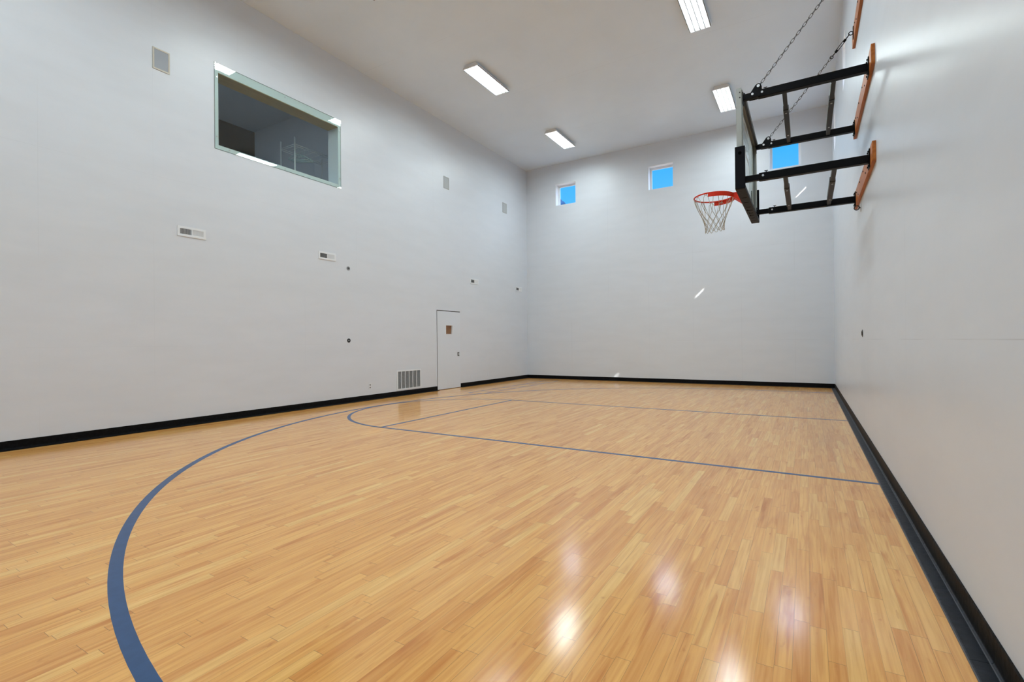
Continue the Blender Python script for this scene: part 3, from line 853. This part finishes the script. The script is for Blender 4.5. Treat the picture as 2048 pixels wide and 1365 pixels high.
# arms
AY = (5.932, 7.548)
AZ = (2.958, 3.858)
xw = XR - PT
for z in AZ:
    for y in AY:
        b = new(); add_box(b, -0.425, xw - 0.010, y - 0.033, y + 0.033, z - 0.040, z + 0.040, 0.005, 2)
        arm = obj('support_arm', b, M['black_steel'], hoop)
        b = new(); add_box(b, BX1 + 0.012, -0.424, y - 0.026, y + 0.026, z - 0.031, z + 0.031, 0.004, 2); obj('inner_tube', b, M['black_steel'], arm)
        b = new(); add_box(b, xw - 0.010, xw - 0.0003, y - 0.055, y + 0.055, z - 0.092, z + 0.092, 0.002, 1)
        for dz in (-0.07, 0.07):
            for dy in (-0.03, 0.03): add_cyl(b, (xw - 0.010, y + dy, z + dz), (xw - 0.019, y + dy, z + dz), 0.009, 8)
        obj('wall_flange', b, M['black_steel'], arm)
        b = new(); add_box(b, BX1 + 0.0083, BX1 + 0.016, y - 0.034, y + 0.034, z - 0.075, z + 0.06, 0.002, 1); obj('board_flange', b, M['black_steel'], arm)
        b = new(); add_cyl(b, (-0.355, y, z + 0.040), (-0.355, y, z + 0.060), 0.005, 8); add_cyl(b, (-0.372, y, z + 0.062), (-0.338, y, z + 0.062), 0.005, 8); obj('set_screw', b, M['metal_dark'], arm)
        b = new(); add_cyl(b, (-0.385, y - 0.033, z + 0.006), (-0.385, y - 0.041, z + 0.006), 0.011, 12); obj('bolt', b, M['steel'], arm)
        if z > 3.5:
            b = new()
            prof = [(-0.515, z - 0.030), (-0.505, z + 0.012), (-0.447, z + 0.095), (-0.420, z + 0.108), (-0.396, z + 0.097), (-0.386, z + 0.060), (-0.405, z - 0.030)]
            for s in (-1, 1): add_prism(b, prof, 1, y + s * 0.037 - 0.004, y + s * 0.037 + 0.004)
            add_cyl(b, (-0.420, y - 0.037, z + 0.08), (-0.420, y + 0.037, z + 0.08), 0.008, 10)
            br_ = obj('chain_bracket', b, M['black_steel'], arm)
            for px, pz, pr in ((-0.420, 0.078, 0.015), (-0.478, 0.004, 0.012)):
                b = new(); add_cyl(b, (px, y - 0.0405, z + pz), (px, y - 0.047, z + pz), pr, 14)
                obj('bracket_bolt', b, M['steel'], br_)

# telescoping cross braces
for z in AZ:
    for xc in (-0.178, 0.262):
        b = new(); w = 0.021
        add_box(b, xc - w, xc + w, AY[0] + 0.033, AY[1] - 0.033, z - 0.030, z + 0.018, 0.003, 1)
        cb = obj('cross_brace', b, M['brace_steel'], hoop)
        b = new(); add_box(b, xc - 0.027, xc + 0.027, 6.42, 7.30, z - 0.036, z + 0.024, 0.003, 1); obj('brace_sleeve', b, M['brace_steel'], cb)
        for y in (6.50, 7.22):
            b = new(); add_cyl(b, (xc, y, z - 0.036), (xc, y, z - 0.042), 0.010, 10)
            obj('brace_bolt', b, M['steel'], cb)

# chains with turnbuckles up to the top plank
def chain(y):
    p0 = Vector((-0.420, y, AZ[1] + 0.090)); p1 = Vector((xw - 0.035, y + 0.0, 5.078))
    d = (p1 - p0); L = d.length; d.normalize()
    tb0 = 0.80 * L
    b = new()
    pitch = 0.044; n = int(tb0 / pitch)
    side0 = d.cross(Vector((0, 1, 0))).normalized(); side1 = Vector((0, 1, 0))
    for k in range(n):
        c = p0 + d * (pitch * (k + 0.5))
        s = side0 if k % 2 else side1
        hl_, hw = 0.0195, 0.0110
        loop = []
        for q in range(12):
            a = 2 * PI * q / 12
            loop.append(c + d * (math.cos(a) * hw * 0.9 + (hl_ if math.cos(a) > 0 else -hl_)) * 0.85 + s * math.sin(a) * hw)
        add_tube(b, loop, 0.0032, 5, True)
    ch = obj('chain', b, M['chain'], hoop)
    b = new()
    e0 = p0 + d * (pitch * n - 0.012); 
    add_torus(b, e0 + d * 0.018, 0.017, 0.005, tuple(side1), 20, 8)
    add_cyl(b, e0 + d * 0.035, e0 + d * 0.11, 0.006, 8)
    for s in (-1, 1): add_cyl(b, e0 + d * 0.10 + side0 * 0.012 * s, e0 + d * 0.225 + side0 * 0.012 * s, 0.0045, 8)
    for q in (0.085, 0.225): add_tube(b, [e0 + d * q, e0 + d * (q + 0.03)], 0.0155, 10)
    add_cyl(b, e0 + d * 0.22, p1 - d * 0.012, 0.006, 8)
    obj('turnbuckle', b, M['black_steel'], ch)
    b = new(); add_box(b, xw - 0.008, xw - 0.0003, y - 0.022, y + 0.022, 5.0, 5.155, 0.002, 1); add_torus(b, (xw - 0.028, y, 5.078), 0.022, 0.006, (0, 1, 0), 24, 8)
    obj('eye_plate', b, M['black_steel'], ch)
for y in AY: chain(y)

# ------------------------------------------------------------------ a tree far beyond the far wall's left window
tx, ty, tz = -14.9, 30.0, 10.82
t = thing('tree', 'rounded tree top showing in the bottom corner of the left far window', 'tree', (tx, ty, 0))
b = new(); add_tube(b, [(tx, ty, 0), (tx + 0.1, ty, 4), (tx, ty + 0.1, 8)], [0.35, 0.26, 0.16], 10); obj('trunk', b, M['bark'], t)
b = new()
rnd = random.Random(3)
blobs = [(tx, ty, tz - 2.2, 2.05)]
for k in range(70):
    a = rnd.uniform(0, 2 * PI); e = rnd.uniform(-0.7, 1.5)
    blobs.append((tx + 1.85 * math.cos(a) * math.cos(e), ty + 1.85 * math.sin(a) * math.cos(e), tz - 2.2 + 1.85 * math.sin(e), rnd.uniform(0.28, 0.50)))
for x, y, z, r in blobs:
    res = bmesh.ops.create_icosphere(b, subdivisions=3 if r > 1 else 2, radius=r, matrix=Matrix.Translation((x, y, z)))
    for v in res['verts']:
        c = Vector((x, y, z)); v.co = c + (v.co - c) * rnd.uniform(0.90, 1.10)
for f in b.faces: f.smooth = True
obj('foliage', b, M['leaf'], t)

# ------------------------------------------------------------------ sky, sun, camera
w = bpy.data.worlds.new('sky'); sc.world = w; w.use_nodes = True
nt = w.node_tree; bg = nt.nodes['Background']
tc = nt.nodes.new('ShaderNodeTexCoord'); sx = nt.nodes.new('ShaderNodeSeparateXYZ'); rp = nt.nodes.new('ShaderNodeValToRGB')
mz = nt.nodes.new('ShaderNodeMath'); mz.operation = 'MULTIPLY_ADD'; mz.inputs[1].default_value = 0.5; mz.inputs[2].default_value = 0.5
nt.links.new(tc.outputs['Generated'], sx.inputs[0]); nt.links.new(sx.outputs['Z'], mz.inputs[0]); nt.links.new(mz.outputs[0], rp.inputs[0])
# clear blue; bright ground, haze and high cloud added out of view for reflections
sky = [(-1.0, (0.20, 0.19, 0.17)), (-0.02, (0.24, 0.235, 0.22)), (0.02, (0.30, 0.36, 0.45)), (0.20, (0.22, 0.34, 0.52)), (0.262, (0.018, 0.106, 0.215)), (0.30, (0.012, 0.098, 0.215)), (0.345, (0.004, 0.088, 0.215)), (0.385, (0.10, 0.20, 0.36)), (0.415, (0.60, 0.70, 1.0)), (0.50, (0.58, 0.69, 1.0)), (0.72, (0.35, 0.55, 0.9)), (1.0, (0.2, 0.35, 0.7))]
cr = rp.color_ramp
while len(cr.elements) < len(sky): cr.elements.new(0.5)
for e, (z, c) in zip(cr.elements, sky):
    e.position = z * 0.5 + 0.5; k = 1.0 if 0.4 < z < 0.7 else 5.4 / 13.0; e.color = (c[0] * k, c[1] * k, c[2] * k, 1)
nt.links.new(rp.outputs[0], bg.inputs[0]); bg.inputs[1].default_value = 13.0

sun = bpy.data.lights.new('sun', 'SUN'); sun.energy = 12; sun.angle = 0.0093; sun.color = (1.0, 0.95, 0.88)
so = bpy.data.objects.new('sun', sun); COL.objects.link(so)
so.rotation_euler = Vector((-0.76, 1.0, -0.745)).to_track_quat('-Z', 'Y').to_euler()
so.location = (8, -10, 15)

cam = bpy.data.cameras.new('camera'); co = bpy.data.objects.new('camera', cam); COL.objects.link(co)
cam.sensor_fit = 'HORIZONTAL'; cam.sensor_width = 36.0; cam.lens = 36.0 * 976.082 / 2048
cam.clip_start = 0.05; cam.clip_end = 500
yaw, pit, rol = -0.543130146, 0.00215387353, -0.01015978
F = Vector((math.sin(yaw) * math.cos(pit), math.cos(yaw) * math.cos(pit), math.sin(pit)))
R = Vector((math.cos(yaw), -math.sin(yaw), 0)); U = R.cross(F)
R2 = R * math.cos(rol) + U * math.sin(rol); U2 = -R * math.sin(rol) + U * math.cos(rol)
m = Matrix((R2, U2, -F)).transposed().to_4x4(); m.translation = Vector((0, 0, CAM_H))
co.matrix_world = m
sc.camera = co

vs = sc.view_settings
sc.display_settings.display_device = 'sRGB'
vs.view_transform = 'Standard'; vs.look = 'None'; vs.exposure = 0.0; vs.gamma = 1.0; vs.use_curve_mapping = False
cy = sc.cycles
cy.adaptive_threshold = 0.025
cy.max_bounces = 8; cy.diffuse_bounces = 4; cy.glossy_bounces = 3; cy.transparent_max_bounces = 10
cy.sample_clamp_indirect = 8.0
cy.use_denoising = True
